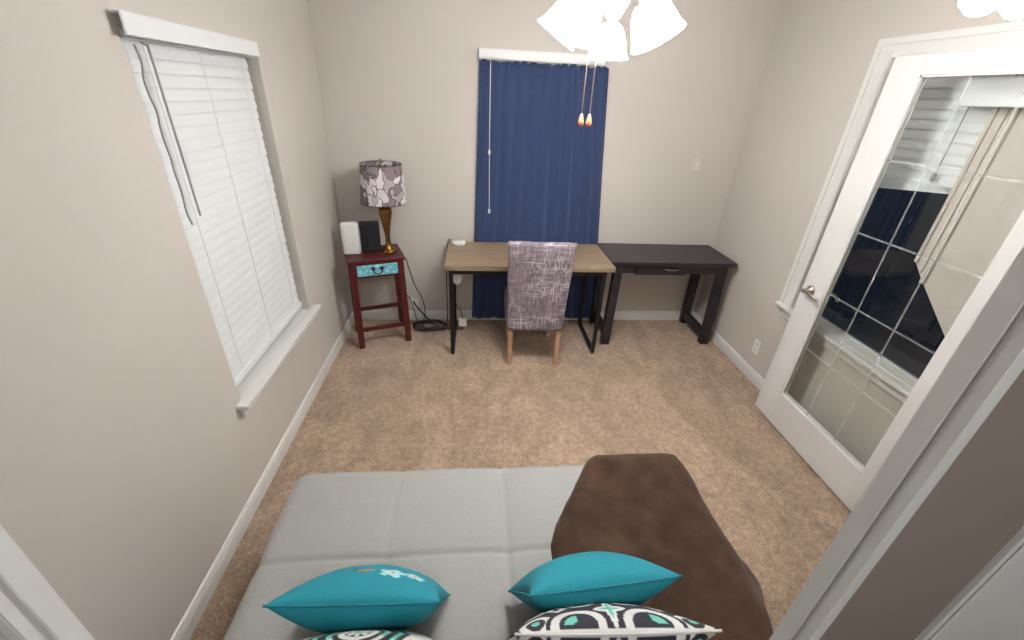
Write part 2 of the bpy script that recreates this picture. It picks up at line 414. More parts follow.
t2 = thing('window_blind', 'half raised white blind hanging crookedly over the dark window behind the glass door', 'blind', (XR+.03, 2.0, 1.5))
ft = lambda y: (1.0-(y-1.5)/.96)*.06
b = B(); slats(b, XR+.045, 1, 1.515, 2.40, 2.12, 1.63, lambda y: 0)
obj('slats', b, M['blind'], t2, local=False)
b = B()
for k in range(6):
    z = 1.605-.017*k; f = k/5
    hexa(b, [(XR+.02, 1.515, z+.10*f), (XR+.07, 1.515, z+.10*f), (XR+.07, 2.40, z), (XR+.02, 2.40, z)],
         [(XR+.02, 1.515, z+.10*f+.004), (XR+.07, 1.515, z+.10*f+.004), (XR+.07, 2.40, z+.012), (XR+.02, 2.40, z+.012)])
obj('bottom_rail', b, M['blind'], t2, local=False)
b = B(); bx(b, XR+.0, XR+.06, 1.515, 2.40, 2.115, 2.148); obj('head_rail', b, M['blind'], t2, local=False)
b = B(); bx(b, XR-.055, XR-.012, 1.66, 1.94, 1.945, 2.055); obj('valance', b, M['blind'], t2, bevel=.006, local=False)
for yy in (1.70, 1.90): obj('valance_clip', bx(B(), XR-.012, XR+.02, yy, yy+.02, 1.99, 2.02), M['black_plastic'], t2, local=False)
b = B(); tube(b, [(XR+.012, 1.93, 2.1), (XR+.012, 1.93, 1.66)], .0025, 6, 1); lathe(b, [(.004, 0), (.011, .004), (.009, .03), (.004, .038)], 12, Matrix.Translation((XR+.010, 1.93, 1.625)))
obj('lift_cord', b, M['cord'], t2, local=False)

t3 = thing('window_blind', 'white blind headrail above the blue curtain with a thin hanging pull cord', 'blind', (.5, D-.03, 2.1))
b = B(); bx(b, .035, .945, D-.05, D-.002, 2.115, 2.180); bx(b, .035, .945, D-.056, D-.05, 2.122, 2.172)
obj('head_rail', b, M['blind'], t3, bevel=.003, local=False)
b = B(); tube(b, [(.118, D-.062, 2.13), (.120, D-.062, 1.6), (.128, D-.062, 1.06)], .0028, 6, 4); tube(b, [(.118, D-.062, 2.13), (.118, D-.05, 2.135)], .0028, 6, 1)
obj('pull_cord', b, M['white_plastic'], t3, local=False)
for z, y in ((1.50, D-.062), (1.045, D-.062)):
    b = B(); lathe(b, [(.004, .02), (.009, .015), (.010, -.012), (.005, -.018)], 12, Matrix.Translation((.120 if z > 1.3 else .128, y, z)))
    obj('cord_tassel', b, M['white_plastic'], t3, local=False, smooth=True)

# ------------------------------------------------------------------ curtain
def curt(u, v):
    # u across, v from top (0) to bottom (1)
    xl = .040 + (-.055)*v; xr = .985 + (1.16-.985)*v
    f = .010+.014*min(1, v*3)
    amp = f*(math.sin(u*2*PI*11+1.1*math.sin(u*7)+.5*v)*.7+math.sin(u*2*PI*5+1.3+v)*.6)
    if v < .02: amp += .006*math.sin(u*2*PI*31)
    sc = .014*abs(math.sin(u*PI*13+.7*math.sin(u*19)))+.008*math.sin(u*41)*math.sin(u*23)
    zt = 2.100+sc; z = zt+(.03-zt)*v
    return Vector((xl+(xr-xl)*u, D-.032-.004*v+amp*.55, z))
b = B(); grid(b, 360, 60, curt)
o = tag(obj('curtain', b, M['curtain'], smooth=True), 'dark blue gathered curtain panel hanging on the far wall behind the desk', 'curtain')
sm = o.modifiers.new('thick', 'SOLIDIFY'); sm.thickness = .003

# ------------------------------------------------------------------ glazed door
root = struct('door_1')
DX0, DX1, DY0, DY1, DZ1 = 2.02, 2.058, 1.222, 2.222, 2.145
GY0, GY1, GZ0, GZ1 = 1.392, 2.052, .25, 2.062
b = B(); bx(b, DX0, DX1, DY0, GY0, .012, DZ1); bx(b, DX0, DX1, GY1, DY1, .012, DZ1); bx(b, DX0, DX1, GY0, GY1, .012, GZ0); bx(b, DX0, DX1, GY0, GY1, GZ1, DZ1)
obj('door_leaf', b, M['door'], root, bevel=.003)
b = B()
for xa, xb in ((DX0+.004, DX0+.012), (DX1-.012, DX1-.004)):
    bx(b, xa, xb, GY0, GY0+.008, GZ0, GZ1); bx(b, xa, xb, GY1-.008, GY1, GZ0, GZ1); bx(b, xa, xb, GY0, GY1, GZ0, GZ0+.008); bx(b, xa, xb, GY0, GY1, GZ1-.008, GZ1)
obj('glazing_bead', b, M['door'], root)
obj('glass', bx(B(), DX0+.0165, DX0+.0205, GY0, GY1, GZ0, GZ1), M['door_glass'], root)
t = NT('etched_line'); t.b.inputs['Base Color'].default_value = srgb(205, 208, 206); t.b.inputs['Roughness'].default_value = .5; t.b.inputs['Alpha'].default_value = .26
M['etch'] = t.m
b = B()
for k in (1, 2):
    y = GY0+(GY1-GY0)*k/3; bx(b, DX0+.0150, DX0+.0160, y-.0045, y+.0045, GZ0, GZ1)
for k in range(1, 5):
    z = GZ0+(GZ1-GZ0)*k/5; bx(b, DX0+.0150, DX0+.0160, GY0, GY1, z-.0045, z+.0045)
obj('etched_grid', b, M['etch'], root)
for s, x in ((-1, DX0), (1, DX1)):
    hy, hz = 2.150, .945
    b = B(); lathe(b, [(.031, 0), (.031, .006), (.026, .011), (.012, .014), (.011, .045), (.013, .052)], 24, Matrix.Translation((x, hy, hz)) @ Matrix.Rotation(s*PI/2, 4, 'Y'))
    h = obj('door_handle', b, M['chrome'], root, smooth=True)
    b = B(); tube(b, [(x+s*.048, hy, hz), (x+s*.056, hy-.02, hz+.002), (x+s*.058, hy-.06, hz+.004), (x+s*.054, hy-.10, hz-.004), (x+s*.044, hy-.118, hz-.012)], .009, 10, 5)
    obj('lever', b, M['chrome'], h, smooth=True)
b = B(); bx(b, DX0+.006, DX1-.006, DY1-.001, DY1+.0015, .90, .99); obj('latch_plate', b, M['chrome'], root)
b = B()
for z in (.25, 1.1, 1.9): tube(b, [(DX1+.010, DY0-.004, z-.045), (DX1+.010, DY0-.004, z+.045)], .007, 10, 1); bx(b, DX1-.001, DX1+.010, DY0-.004, DY0+.03, z-.045, z+.045)
obj('hinge', b, M['chrome'], root)
b = B(); bx(b, DX0, XR, 1.19, 1.212, 0, 2.2); bx(b, DX0-.02, 2.075, 1.10, 1.19, 0, 2.2)
struct('trim_door_jamb', b, M['trim'], bevel=.002)

# ------------------------------------------------------------------ ceiling fan with four lit shades
FX, FY = .545, 1.98
fan = thing('ceiling_fan', 'white ceiling fan with glowing bell glass shades hanging over the room', 'ceiling fan', (FX, FY, H))
b = B(); lathe(b, [(.02, 0), (.065, 0), (.06, -.05), (.02, -.07), (.013, -.08), (.013, -.16), (.05, -.17), (.11, -.19), (.12, -.26), (.09, -.31), (.05, -.33)], 32)
obj('motor', b, M['fan_blade'], fan, smooth=True)
for k in range(5):
    b = B(); m = Matrix.Rotation(2*PI*k/5+.3, 4, 'Z')
    n = 10; up = []; lo = []
    for q in range(n+1):
        s = q/n; x = .12+.48*s; hw = (.045+.03*s)*(1 if q < n else .8)
        for sg, L in ((1, up), (-1, lo)): L.append(m @ Vector((x, sg*hw, -.275+sg*.010)))
    for dz in (0, .007):
        pass
    V = [[b.verts.new(p+Vector((0, 0, dz))) for p in up+lo[::-1]] for dz in (0, .007)]
    b.faces.new(V[0]); b.faces.new(V[1][::-1]); L = len(V[0])
    for i in range(L): b.faces.new((V[0][i], V[0][(i+1) % L], V[1][(i+1) % L], V[1][i]))
    obj('blade', b, M['fan_blade'], fan)
b = B(); lathe(b, [(.05, -.33), (.06, -.345), (.075, -.40), (.055, -.45), (.062, -.47), (.045, -.505), (.028, -.535), (.012, -.55), (.004, -.57)], 32)
lk = obj('light_kit', b, M['bronze'], fan, smooth=True)
for k, (deg_, tl, rad) in enumerate(((0, 0, 0), (74, 32, .125), (122, 30, .125), (238, 30, .125), (292, 34, .14))):
    a = R(90-deg_); d = Vector((math.cos(a), math.sin(a), 0)); ax = Vector((d.y, -d.x, 0)) if k else Vector((1, 0, 0))
    z0 = -.475 if k else -.548
    if k:
        b = B(); tube(b, [d*.03+Vector((0, 0, -.47)), d*.07+Vector((0, 0, -.445)), d*(rad-.015)+Vector((0, 0, -.455)), d*(rad-.002)+Vector((0, 0, -.48))], .009, 8, 5)
        lathe(b, [(.012, .0), (.026, -.01), (.03, -.03), (.026, -.035)], 20, Matrix.Translation(d*rad+Vector((0, 0, z0+.005))) @ Matrix.Rotation(R(tl), 4, ax))
        obj('light_arm', b, M['bronze'], fan, smooth=True)
    m = Matrix.Translation(d*(rad+.005)+Vector((0, 0, z0-.005))) @ Matrix.Rotation(R(tl), 4, ax) @ Matrix.Diagonal((.98, .98, .98, 1) if k else (.88, .88, .82, 1))
    b = B(); lathe(b, [(.032, 0), (.048, -.015), (.064, -.045), (.074, -.085), (.082, -.12), (.094, -.145), (.090, -.145), (.070, -.10), (.056, -.05), (.035, -.01)], 32, m, cap=False)
    obj('glass_shade', b, M['shade_glow'], fan, smooth=True)
    b = B(); lathe(b, [(.012, -.02), (.014, -.05), (.028, -.08), (.030, -.10), (.02, -.12), (.004, -.127)], 20, m)
    obj('bulb', b, M['shade_glow'], fan, smooth=True)
for (px, py) in ((.456, 1.95), (.489, 1.945)):
    b = B(); tube(b, [(px+.05, py+.03, 2.215), (px+.015, py+.01, 2.20), (px, py, 2.16), (px, py, 1.84)], .0016, 5, 4)
    obj('pull_chain', b, M['bronze'], fan, local=False)
    b = B(); lathe(b, [(.003, .045), (.006, .04), (.0115, .018), (.0125, .008), (.008, -.002), (.003, -.004)], 16, Matrix.Translation((px, py, 1.797)))
    obj('chain_pull', b, M['pull_wood'], fan, local=False, smooth=True)

# second small lit fixture
cl = thing('ceiling_light', 'small ceiling light with two glowing round shades above the glass door', 'ceiling light', (1.60, 1.45, H))
b = B(); lathe(b, [(.07, 0), (.07, -.015), (.02, -.03), (.012, -.04), (.012, -.40), (.02, -.42)], 24); tube(b, [(-.075, 0, -.40), (0, 0, -.39), (.075, 0, -.40)], .008, 8, 4)
obj('mount', b, M['fan_blade'], cl, smooth=True)
for dx in (-.075, .06):
    b = B(); lathe(b, [(.02, -.39), (.035, -.40), (.058, -.435), (.064, -.47), (.052, -.515), (.026, -.54), (.004, -.547)], 24, Matrix.Translation((dx, 0, 0)))
    obj('glass_shade', b, M['dome_glow'], cl, smooth=True)
# fill lamp added in the hall, out of view, to brighten near faces
hl = thing('hall_fill_light', 'added round fill light, unseen, on the hallway ceiling behind the opening', 'ceiling light', (.2, -.9, H))
b = B(); lathe(b, [(.16, 0), (.16, -.02), (.13, -.03)], 32); obj('mount', b, M['fan_blade'], hl, smooth=True)
b = B(); lathe(b, [(.14, -.02), (.13, -.05), (.09, -.08), (.03, -.095), (.004, -.097)], 32); obj('glass_shade', b, M['hall_fill'], hl, smooth=True)

# ------------------------------------------------------------------ wooden desk with black metal frame
dk = thing('desk', 'desk with brown wood top on black metal loop legs under the blue curtain', 'desk', (.43, 3.17, 0))
DA, DB, DF, DK = -.213, 1.075, 2.905, 3.475
b = B(); bx(b, DA, DB, DF, DK, .742, .782); obj('tabletop', b, M['desk_wood'], dk, bevel=.004, local=False)
for xa in (DA+.045, DB-.07):
    b = B(); w_ = .032
    leg(b, xa, DF+.035, w_*.85, xa-.0, DF+.035, w_, 0, .71, .03, .03)
    leg(b, xa, DK-.04, w_*.85, xa, DK-.04, w_, 0, .71, .03, .03)
    bx(b, xa-.016, xa+.016, DF+.05, DK-.05, 0, .028); bx(b, xa-.016, xa+.016, DF+.02, DK-.02, .71, .742)
    obj('leg', b, M['black_metal'], dk, bevel=.002, local=False)
b = B(); bx(b, DA+.06, DB-.085, DF+.02, DF+.045, .706, .742); bx(b, DA+.06, DB-.085, DK-.05, DK-.025, .706, .742)
obj('apron', b, M['black_metal'], dk, bevel=.002, local=False)

# ------------------------------------------------------------------ espresso console desk
d2 = thing('console_table', 'dark espresso console table with one drawer in the right corner', 'table', (1.62, 3.26, 0))
b = B(); bx(b, 1.085, 2.135, 3.045, 3.53, .749, .776); bx(b, 1.095, 2.12, 3.06, 3.52, .736, .749)
obj('tabletop', b, M['espresso'], d2, bevel=.003, local=False)
b = B(); bx(b, 1.12, 1.30, 3.085, 3.105, .668, .736); bx(b, 1.735, 2.06, 3.085, 3.105, .668, .736); bx(b, 1.13, 2.05, 3.49, 3.51, .668, .736); bx(b, 1.12, 1.14, 3.10, 3.50, .668, .736); bx(b, 2.03, 2.05, 3.10, 3.50, .668, .736)
obj('apron', b, M['espresso'], d2, bevel=.002, local=False)
b = B(); bx(b, 1.305, 1.73, 3.078, 3.40, .658, .732)
dr = obj('drawer', b, M['espresso'], d2, bevel=.002, local=False)
b = B(); tube(b, [(1.545, 3.078, .713), (1.552, 3.058, .713), (1.60, 3.050, .712), (1.648, 3.058, .713), (1.655, 3.078, .713)], .0055, 8, 4)
obj('handle', b, M['chrome'], dr, local=False, smooth=True)
for xa in (1.165, 2.055):
    for ya in (3.105, 3.48):
        b = B(); leg(b, xa+(.012 if xa > 2 else -.012), ya+(-.01 if ya < 3.2 else .012), .07, xa, ya, .07, 0, .736, .055, .055)
        obj('leg', b, M['espresso'], d2, bevel=.003, local=False)
    b = B(); bx(b, xa-.018, xa+.018, 3.12, 3.47, .05, .13); obj('stretcher', b, M['espresso'], d2, bevel=.002, local=False)

# ------------------------------------------------------------------ parsons chair, back to the camera
ch = thing('dining_chair', 'upholstered chair in grey violet streaked cloth pushed under the wood desk', 'chair', (.478, 2.972, 0), R(-2))
def rbox(b, hx, hy0, hy1, z0, z1, bulge=.0):
    pass
# backrest: a curved slab leaning towards the camera
def backf(u, v):
    a = 2*PI*u; ca, sa = math.cos(a), math.sin(a)
    sx = math.copysign(abs(ca)**.22, ca); sy = math.copysign(abs(sa)**.5, sa)
    return sx, sy
b = B(); rings = []
NZ = 26; NU = 64
for j in range(NZ+1):
    v = j/NZ; z = .315+.71*v
    hw = .214+.023*v; hd = .040-.008*v
    e = 1.0
    if v > .93: e = math.sqrt(max(0, 1-((v-.93)/.07)**2)*.5+.5)
    yc = -.165-.075*v**1.4
    ring = []
    for i in range(NU):
        sx, sy = backf(i/NU, v)
        ring.append(b.verts.new((sx*hw*(1 if v < .97 else .985), yc+sy*hd*e - .010*(1-abs(sx)**2), z)))
    rings.append(ring)
for A, A2 in zip(rings, rings[1:]):
    for i in range(NU): b.faces.new((A[i], A[(i+1) % NU], A2[(i+1) % NU], A2[i]))
b.faces.new(rings[0][::-1]); b.faces.new(rings[-1])
obj('backrest', b, M['strand'], ch, smooth=True)
b = B(); bx(b, -.225, .215, -.135, .29, .30, .475); obj('seat', b, M['strand'], ch, bevel=.03, seg=4)
for sx in (-1, 1):
    b = B(); leg(b, sx*.185, -.195, .030, sx*.188, -.170, .042, 0, .315, .03, .045); obj('leg', b, M['leg_wood'], ch, bevel=.003)
    b = B(); leg(b, sx*.185, .262, .030, sx*.188, .262, .042, 0, .315, .03, .042); obj('leg', b, M['leg_wood'], ch, bevel=.003)

# ------------------------------------------------------------------ red nightstand
NR = R(19)
ns = thing('nightstand', 'small dark red side table with a turquoise drawer in the left corner', 'side table', (-.785, 3.243, 0), NR)
hw, hd = .213, .170
b = B(); bx(b, -hw, hw, -hd, hd, .728, .757); obj('tabletop', b, M['red'], ns, bevel=.006)
for sx in (-1, 1):
    for sy in (-1, 1):
        b = B(); leg(b, sx*(hw-.022), sy*(hd-.016), .044, sx*(hw-.036), sy*(hd-.03), .044, 0, .729); obj('leg', b, M['red'], ns, bevel=.003)
b = B(); bx(b, -hw+.05, hw-.05, hd-.035, hd-.02, .61, .729); bx(b, -hw+.032, -hw+.048, -hd+.04, hd-.03, .61, .729); bx(b, hw-.048, hw-.032, -hd+.04, hd-.03, .61, .729); bx(b, -hw+.05, hw-.05, -hd+.016, -hd+.03, .712, .729); bx(b, -hw+.05, hw-.05, -hd+.016, -hd+.03, .608, .622)
obj('frame', b, M['red'], ns)
b = B(); bx(b, -hw+.062, hw-.062, -hd+.008, hd-.05, .624, .711); dr = obj('drawer', b, M['turq'], ns, bevel=.003)
b = B(); tube(b, [(-.032, -hd+.006, .680), (-.034, -hd-.012, .667), (-.018, -hd-.016, .647), (.018, -hd-.016, .647), (.034, -hd-.012, .667), (.032, -hd+.006, .680)], .0045, 8, 4)
for sx in (-1, 1): lathe(b, [(.016, 0), (.012, .005), (.005, .009)], 14, Matrix.Translation((sx*.032, -hd+.008, .680)) @ Matrix.Rotation(PI/2, 4, 'X'))
obj('handle', b, M['black_metal'], dr, smooth=True)
for z, y in ((.16, -hd+.018), (.20, hd-.018)):
    b = B(); bx(b, -hw+.03, hw-.03, y-.010, y+.010, z-.014, z+.018); obj('stretcher', b, M['red'], ns, bevel=.002)
for sx in (-1, 1):
    b = B(); bx(b, sx*(hw-.026)-.010, sx*(hw-.026)+.010, -hd+.03, hd-.03, .245, .272); obj('stretcher', b, M['red'], ns, bevel=.002)

# ------------------------------------------------------------------ table lamp
lp = thing('table_lamp', 'brass table lamp with a grey leaf patterned shade on the red side table', 'lamp', (-.672, 3.275, .757))
b = B(); lathe(b, [(.060, 0), (.062, .008), (.055, .016), (.038, .026), (.028, .045), (.020, .075), (.018, .11), (.024, .17), (.035, .235), (.046, .285), (.050, .315), (.046, .338), (.028, .356), (.022, .366), (.040, .374), (.040, .384), (.018, .392), (.014, .42), (.01, .43)], 36)
obj('base', b, M['brass'], lp, smooth=True)
b = B(); n = 48; prof = [(.171, .385), (.1695, .388), (.1475, .660), (.146, .663), (.1445, .660), (.1665, .388), (.168, .385)]
lathe(b, prof, 56, cap=False)
obj('lamp_shade', b, M['leaf'], lp, smooth=True)
b = B()
for rr, z in ((.1465, .660), (.170, .388)):
    tube(b, [(rr*math.cos(2*PI*k/36), rr*math.sin(2*PI*k/36), z) for k in range(37)], .0026, 6, 1)
for k in range(3): tube(b, [(0, 0, .65), (.146*math.cos(2*PI*k/3), .146*math.sin(2*PI*k/3), .657)], .002, 6, 1)
tube(b, [(.0, 0, .42), (.035, 0, .47), (.04, 0, .56), (0, 0, .65)], .002, 6, 4); tube(b, [(0, 0, .42), (-.035, 0, .47), (-.04, 0, .56), (0, 0, .65)], .002, 6, 4)
obj('shade_ring', b, M['black_metal'], lp, smooth=True)
b = B(); lathe(b, [(.005, .635), (.006, .665), (.012, .677), (.009, .689), (.004, .695)], 14); obj('finial', b, M['bronze'], lp, smooth=True)
b = B(); lathe(b, [(.014, .42), (.014, .46), (.012, .465)], 16); lathe(b, [(.012, .465), (.028, .51), (.028, .53), (.014, .555), (.003, .56)], 16); obj('bulb', b, M['white_plastic'], lp, smooth=True)

# ------------------------------------------------------------------ things on the nightstand
b = B(); n = 40
ring_lo = []; ring_hi = []
for i in range(n):
    a = 2*PI*i/n; ca, sa = math.cos(a), math.sin(a); x = .066*math.copysign(abs(ca)**.6, ca); y = .034*math.copysign(abs(sa)**.6, sa)
    ring_lo.append((x, y)); 
prof = [(0, .94), (.006, 1), (.22, 1), (.236, .95), (.242, .82)]
rr = [[b.verts.new((x*s, y*s, z)) for x, y in ring_lo] for z, s in prof]
for A, A2 in zip(rr, rr[1:]):
    for i in range(n): b.faces.new((A[i], A[(i+1) % n], A2[(i+1) % n], A2[i]))
b.faces.new(rr[0][::-1]); b.faces.new(rr[-1])
o = obj('speaker', b, M['white_plastic'], smooth=True); o.location = (-.938, 3.215, .757); o.rotation_euler = (0, 0, R(8))
tag(o, 'white rounded upright box at the left end of the red side table', 'speaker')
rt = thing('router', 'black upright box between the white box and the brass lamp', 'router', (-.802, 3.27, .757), R(14))
b = B(); bx(b, -.075, .072, -.022, .022, .0, .235, Matrix.Rotation(R(-4), 4, 'X'), (0, 0, 0)); obj('body', b, M['black_plastic'], rt, bevel=.008)
b = B(); bx(b, -.062, -.02, -.026, -.022, .03, .20, Matrix.Rotation(R(-4), 4, 'X'), (0, 0, 0)); obj('front_panel', b, M['black_metal'], rt, bevel=.002)

# ------------------------------------------------------------------ power hub, cables, adapters, plates
pw = thing('power_strip', 'white round power hub on the back left corner of the wood desk', 'power strip', (-.125, 3.40, .782))
b = B(); lathe(b, [(.048, 0), (.052, .006), (.052, .022), (.046, .032), (.02, .035)], 32, Matrix.Diagonal((1.15, .9, 1, 1))); obj('body', b, M['white_plastic'], pw, smooth=True)
b = B(); bx(b, -.022, -.008, -.006, .006, .033, .0365); bx(b, .008, .022, -.006, .006, .033, .0365); obj('socket', b, M['slot'], pw)
b = B(); tube(b, [(-.178, 3.41, .797), (-.205, 3.42, .815), (-.222, 3.43, .72), (-.235, 3.43, .45), (-.235, 3.42, .2), (-.24, 3.39, .05), (-.28, 3.36, .012)], .0045, 8, 5)
obj('power_cord', b, M['cable'], pw, local=False, smooth=True)
b = B()
def loopy(cx, cy, rx, ry, n, z0, ph=0):
    pts = []
    for k in range(n*14):
        a = 2*PI*k/14+ph; f = 1+.22*math.sin(k*.43)-.05*(k//14)
        pts.append((cx+rx*f*math.cos(a), cy+ry*f*math.sin(a), z0+.012*(k/14)+.006*math.sin(k*1.3)))
    return pts
tube(b, [(-.545, 3.27, .70), (-.53, 3.30, .60), (-.50, 3.36, .42), (-.455, 3.39, .30), (-.43, 3.39, .16), (-.45, 3.36, .05), (-.42, 3.31, .02)] + loopy(-.375, 3.34, .155, .085, 4, .012), .0045, 8, 3)
o = tag(obj('cable', b, M['cable'], smooth=True), 'dark coiled cables heaped on the carpet between the side table and desk', 'cable')
b = B(); tube(b, [(-.30, 3.30, .03), (-.40, 3.32, .12), (-.50, 3.34, .24), (-.52, 3.35, .28)], .007, 8, 4)
tube(b, [(-.52, 3.34, .05), (-.60, 3.39, .08), (-.66, 3.42, .18), (-.64, 3.44, .29), (-.57, 3.43, .28), (-.53, 3.42, .14), (-.50, 3.40, .03), (-.44, 3.35, .01)], .004, 8, 5)
tag(obj('cable', b, M['cable'], smooth=True), 'loose dark cable looping up behind the right leg of the red side table', 'cable')
ad = thing('wall_outlet', 'white outlet with plug low on the back wall beside the red side table', 'outlet', (-.545, D, .16))
b = B(); bx(b, -.035, .035, -.008, .0, -.055, .055); obj('plate', b, M['white_plastic'], ad, bevel=.003)
b = B(); bx(b, -.02, .02, -.04, -.008, -.035, .005); obj('plug', b, M['white_plastic'], ad, bevel=.004)
ad = thing('power_adapter', 'white power brick hanging on a thin cable under the left end of the wood desk', 'adapter', (-.095, 3.30, .06))
b = B(); bx(b, -.035, .035, -.018, .018, 0, .075); obj('body', b, M['white_plastic'], ad, bevel=.006)
b = B(); tube(b, [(0, 0, .074), (-.02, 0, .16), (-.06, -.02, .24), (-.08, -.05, .42), (-.07, -.06, .68)], .0035, 8, 4); obj('cord', b, M['cable'], ad, smooth=True)
b = B(); tube(b, [(0, 0, .004), (.0, .02, -.045), (-.06, .03, -.052), (-.14, .04, -.053)], .0035, 8, 4); obj('cord', b, M['cable'], ad, smooth=True)
b = B(); bmesh.ops.create_icosphere(b, subdivisions=4, radius=.042)
for v in b.verts:
    nn = noise.noise(v.co*42)*.014+noise.noise(v.co*90)*.006
    v.co = v.co*(1+nn/.042); v.co.z *= 1.15
o = obj('plastic_bag', b, M['white_plastic']); o.location = (-.125, 3.03, .64)
tag(o, 'small crumpled white bag tucked under the wood desktop beside its left leg', 'bag')

def plate(name, label, cat, loc, rotz, kind):
    t_ = thing(name, label, cat, loc, rotz)
    b = B(); bx(b, -.036, .036, -.006, 0, -.058, .058); obj('plate', b, M['white_plastic' if kind == 'outlet' else 'beige_plastic'], t_, bevel=.003)
    b = B()
    if kind == 'outlet':
        for z in (-.024, .024):
            bx(b, -.017, .017, -.0085, -.006, z-.015, z+.015)
        obj('socket', b, M['trim'], t_, bevel=.002); b = B()
        for z in (-.024, .024):
            for x in (-.0075, .0075): obj('slot', bx(B(), x-.0015, x+.0015, -.0092, -.0085, z-.006, z+.006), M['slot'], t_)
    else:
        lathe(b, [(.006, 0), (.005, .004), (.002, .005)], 12, Matrix.Translation((0, -.006, .035)) @ Matrix.Rotation(PI/2, 4, 'X'))
        lathe(b, [(.006, 0), (.005, .004), (.002, .005)], 12, Matrix.Translation((0, -.006, -.035)) @ Matrix.Rotation(PI/2, 4, 'X'))
        bx(b, -.006, .006, -.014, -.006, -.012, .010); obj('toggle', b, M['trim'], t_)
plate('wall_outlet', 'white double outlet low on the right wall beside the glass door', 'outlet', (XR, 2.60, .265), -PI/2, 'outlet')
plate('light_switch', 'small white wall plate on the back wall above the dark console table', 'switch', (1.838, D, 1.463), 0, 'switch')

# ------------------------------------------------------------------ futon
fu = thing('futon', 'light grey tufted futon sofa filling the foreground on the carpet', 'futon', (.1, .9, 0))
FX0, FX1, FY0, FY1, FZ = -.765, .925, .46, 1.372, .42
def rr_map(u, v, x0, x1, y0, y1, rc):
    x = x0+(x1-x0)*u; y = y0+(y1-y0)*v
    cx = min(max(x, x0+rc), x1-rc); cy = min(max(y, y0+rc), y1-rc)
    dx, dy = x-cx, y-cy
    if dx and dy:
        l = math.hypot(dx, dy); m_ = max(abs(dx), abs(dy)); x = cx+dx*m_/l; y = cy+dy*m_/l
        dist = rc-m_
    else: dist = min(x-x0, x1-x, y-y0, y1-y)
    return x, y, max(0, dist)
b = B()
seams_x = (-.315, .128, .57); sw = {-.315: .5, .128: 1.15, .57: 1.0}; seams_y = (.955,)
def prof(n, e=.045):
    o_ = [0, .004, .010, .018, .028, .040]
    tot = n
    return o_
def us(L, n, r=.05):
    k = [0, .03*r, .12*r, .27*r, .45*r, .7*r, r]
    mid = [r+(L-2*r)*i/n for i in range(1, n)]
    return [a/L for a in k+mid+[L-q for q in k[::-1]]]
UX, UY = us(FX1-FX0, 150), us(FY1-FY0, 90)
def ftop(u, v):
    x, y, d = rr_map(u, v, FX0, FX1, FY0, FY1, .07)
    r = .045; z = FZ
    if d < r: z = FZ-r+math.sqrt(max(0, r*r-(r-d)**2))
    z += .010*min(1, d/.2)-.004
    for s in seams_x: z -= (.008*math.exp(-((x-s)/.008)**2)+.008*math.exp(-((x-s)/.05)**2))*sw[s]
    for s in seams_y: z -= .010*math.exp(-((y-s)/.007)**2)+.008*math.exp(-((y-s)/.05)**2)
    z += .003*noise.noise(Vector((x*5, y*5, 1)))
    return Vector((x, y, z))
vs = [[b.verts.new(ftop(u, v)) for v in UY] for u in UX]
for i in range(len(UX)-1):
    for j in range(len(UY)-1): b.faces.new((vs[i][j], vs[i+1][j], vs[i+1][j+1], vs[i][j+1]))
loop = [vs[i][0] for i in range(len(UX))]+[vs[-1][j] for j in range(1, len(UY))]+[vs[i][-1] for i in range(len(UX)-2, -1, -1)]+[vs[0][j] for j in range(len(UY)-2, 0, -1)]
prev = loop
for z, ins in ((.30, 0), (.255, .004), (.235, .02)):
    cur = []
    for v_ in loop:
        c_ = v_.co; dx = (.095-c_.x); dy = (.915-c_.y); L = math.hypot(dx, dy)
        cur.append(b.verts.new((c_.x+dx/L*ins, c_.y+dy/L*ins, z)))
    for i in range(len(loop)): b.faces.new((prev[i], prev[(i+1) % len(loop)], cur[(i+1) % len(loop)], cur[i]))
    prev = cur
b.faces.new(prev)
obj('seat', b, M['futon'], fu, smooth=True, local=False)
b = B(); bx(b, FX0+.01, FX1-.01, .37, .465, .30, .74, Matrix.Rotation(R(0), 4, 'X')); obj('backrest', b, M['futon'], fu, bevel=.03, seg=4, local=False)
b = B(); bx(b, FX0+.06, FX1-.06, .45, 1.31, .19, .236); obj('frame', b, M['black_metal'], fu, local=False)
for sx in (FX0+.1, FX1-.1):
    for sy in (.53, 1.26):
        b = B(); lathe(b, [(.014, 0), (.016, .01), (.024, .19)], 16, Matrix.Translation((sx, sy, 0))); obj('leg', b, M['chrome'], fu, smooth=True, local=False)

# ------------------------------------------------------------------ brown plush blanket
out = [(.288, .50), (.288, .72), (.287, .90), (.294, .972), (.340, 1.07), (.417, 1.19), (.475, 1.285), (.535, 1.372), (.59, 1.42), (.68, 1.44), (.80, 1.445), (.89, 1.435), (.955, 1.385), (.990, 1.28), (.982, 1.17), (.985, 1.07), (1.000, .96), (1.030, .87), (1.036, .80), (1.00, .71), (.95, .61), (.94, .50), (.80, .475), (.5, .475)]
P = [Vector((x, y, 0)) for x, y in out]; dense = []
for i in range(len(P)):
    p0, p1, p2, p3 = P[i-1], P[i], P[(i+1) % len(P)], P[(i+2) % len(P)]
    for k in range(8):
        t_ = k/8; dense.append(.5*((2*p1)+(-p0+p2)*t_+(2*p0-5*p1+4*p2-p3)*t_*t_+(-p0+3*p1-3*p2+p3)*t_**3))
cen = Vector((.655, .93, 0)); b = B(); rings = []; N = len(dense)
def nz(x, y): return .006*noise.noise(Vector((x*6, y*6, 3)))+.003*noise.noise(Vector((x*17, y*17, 5)))
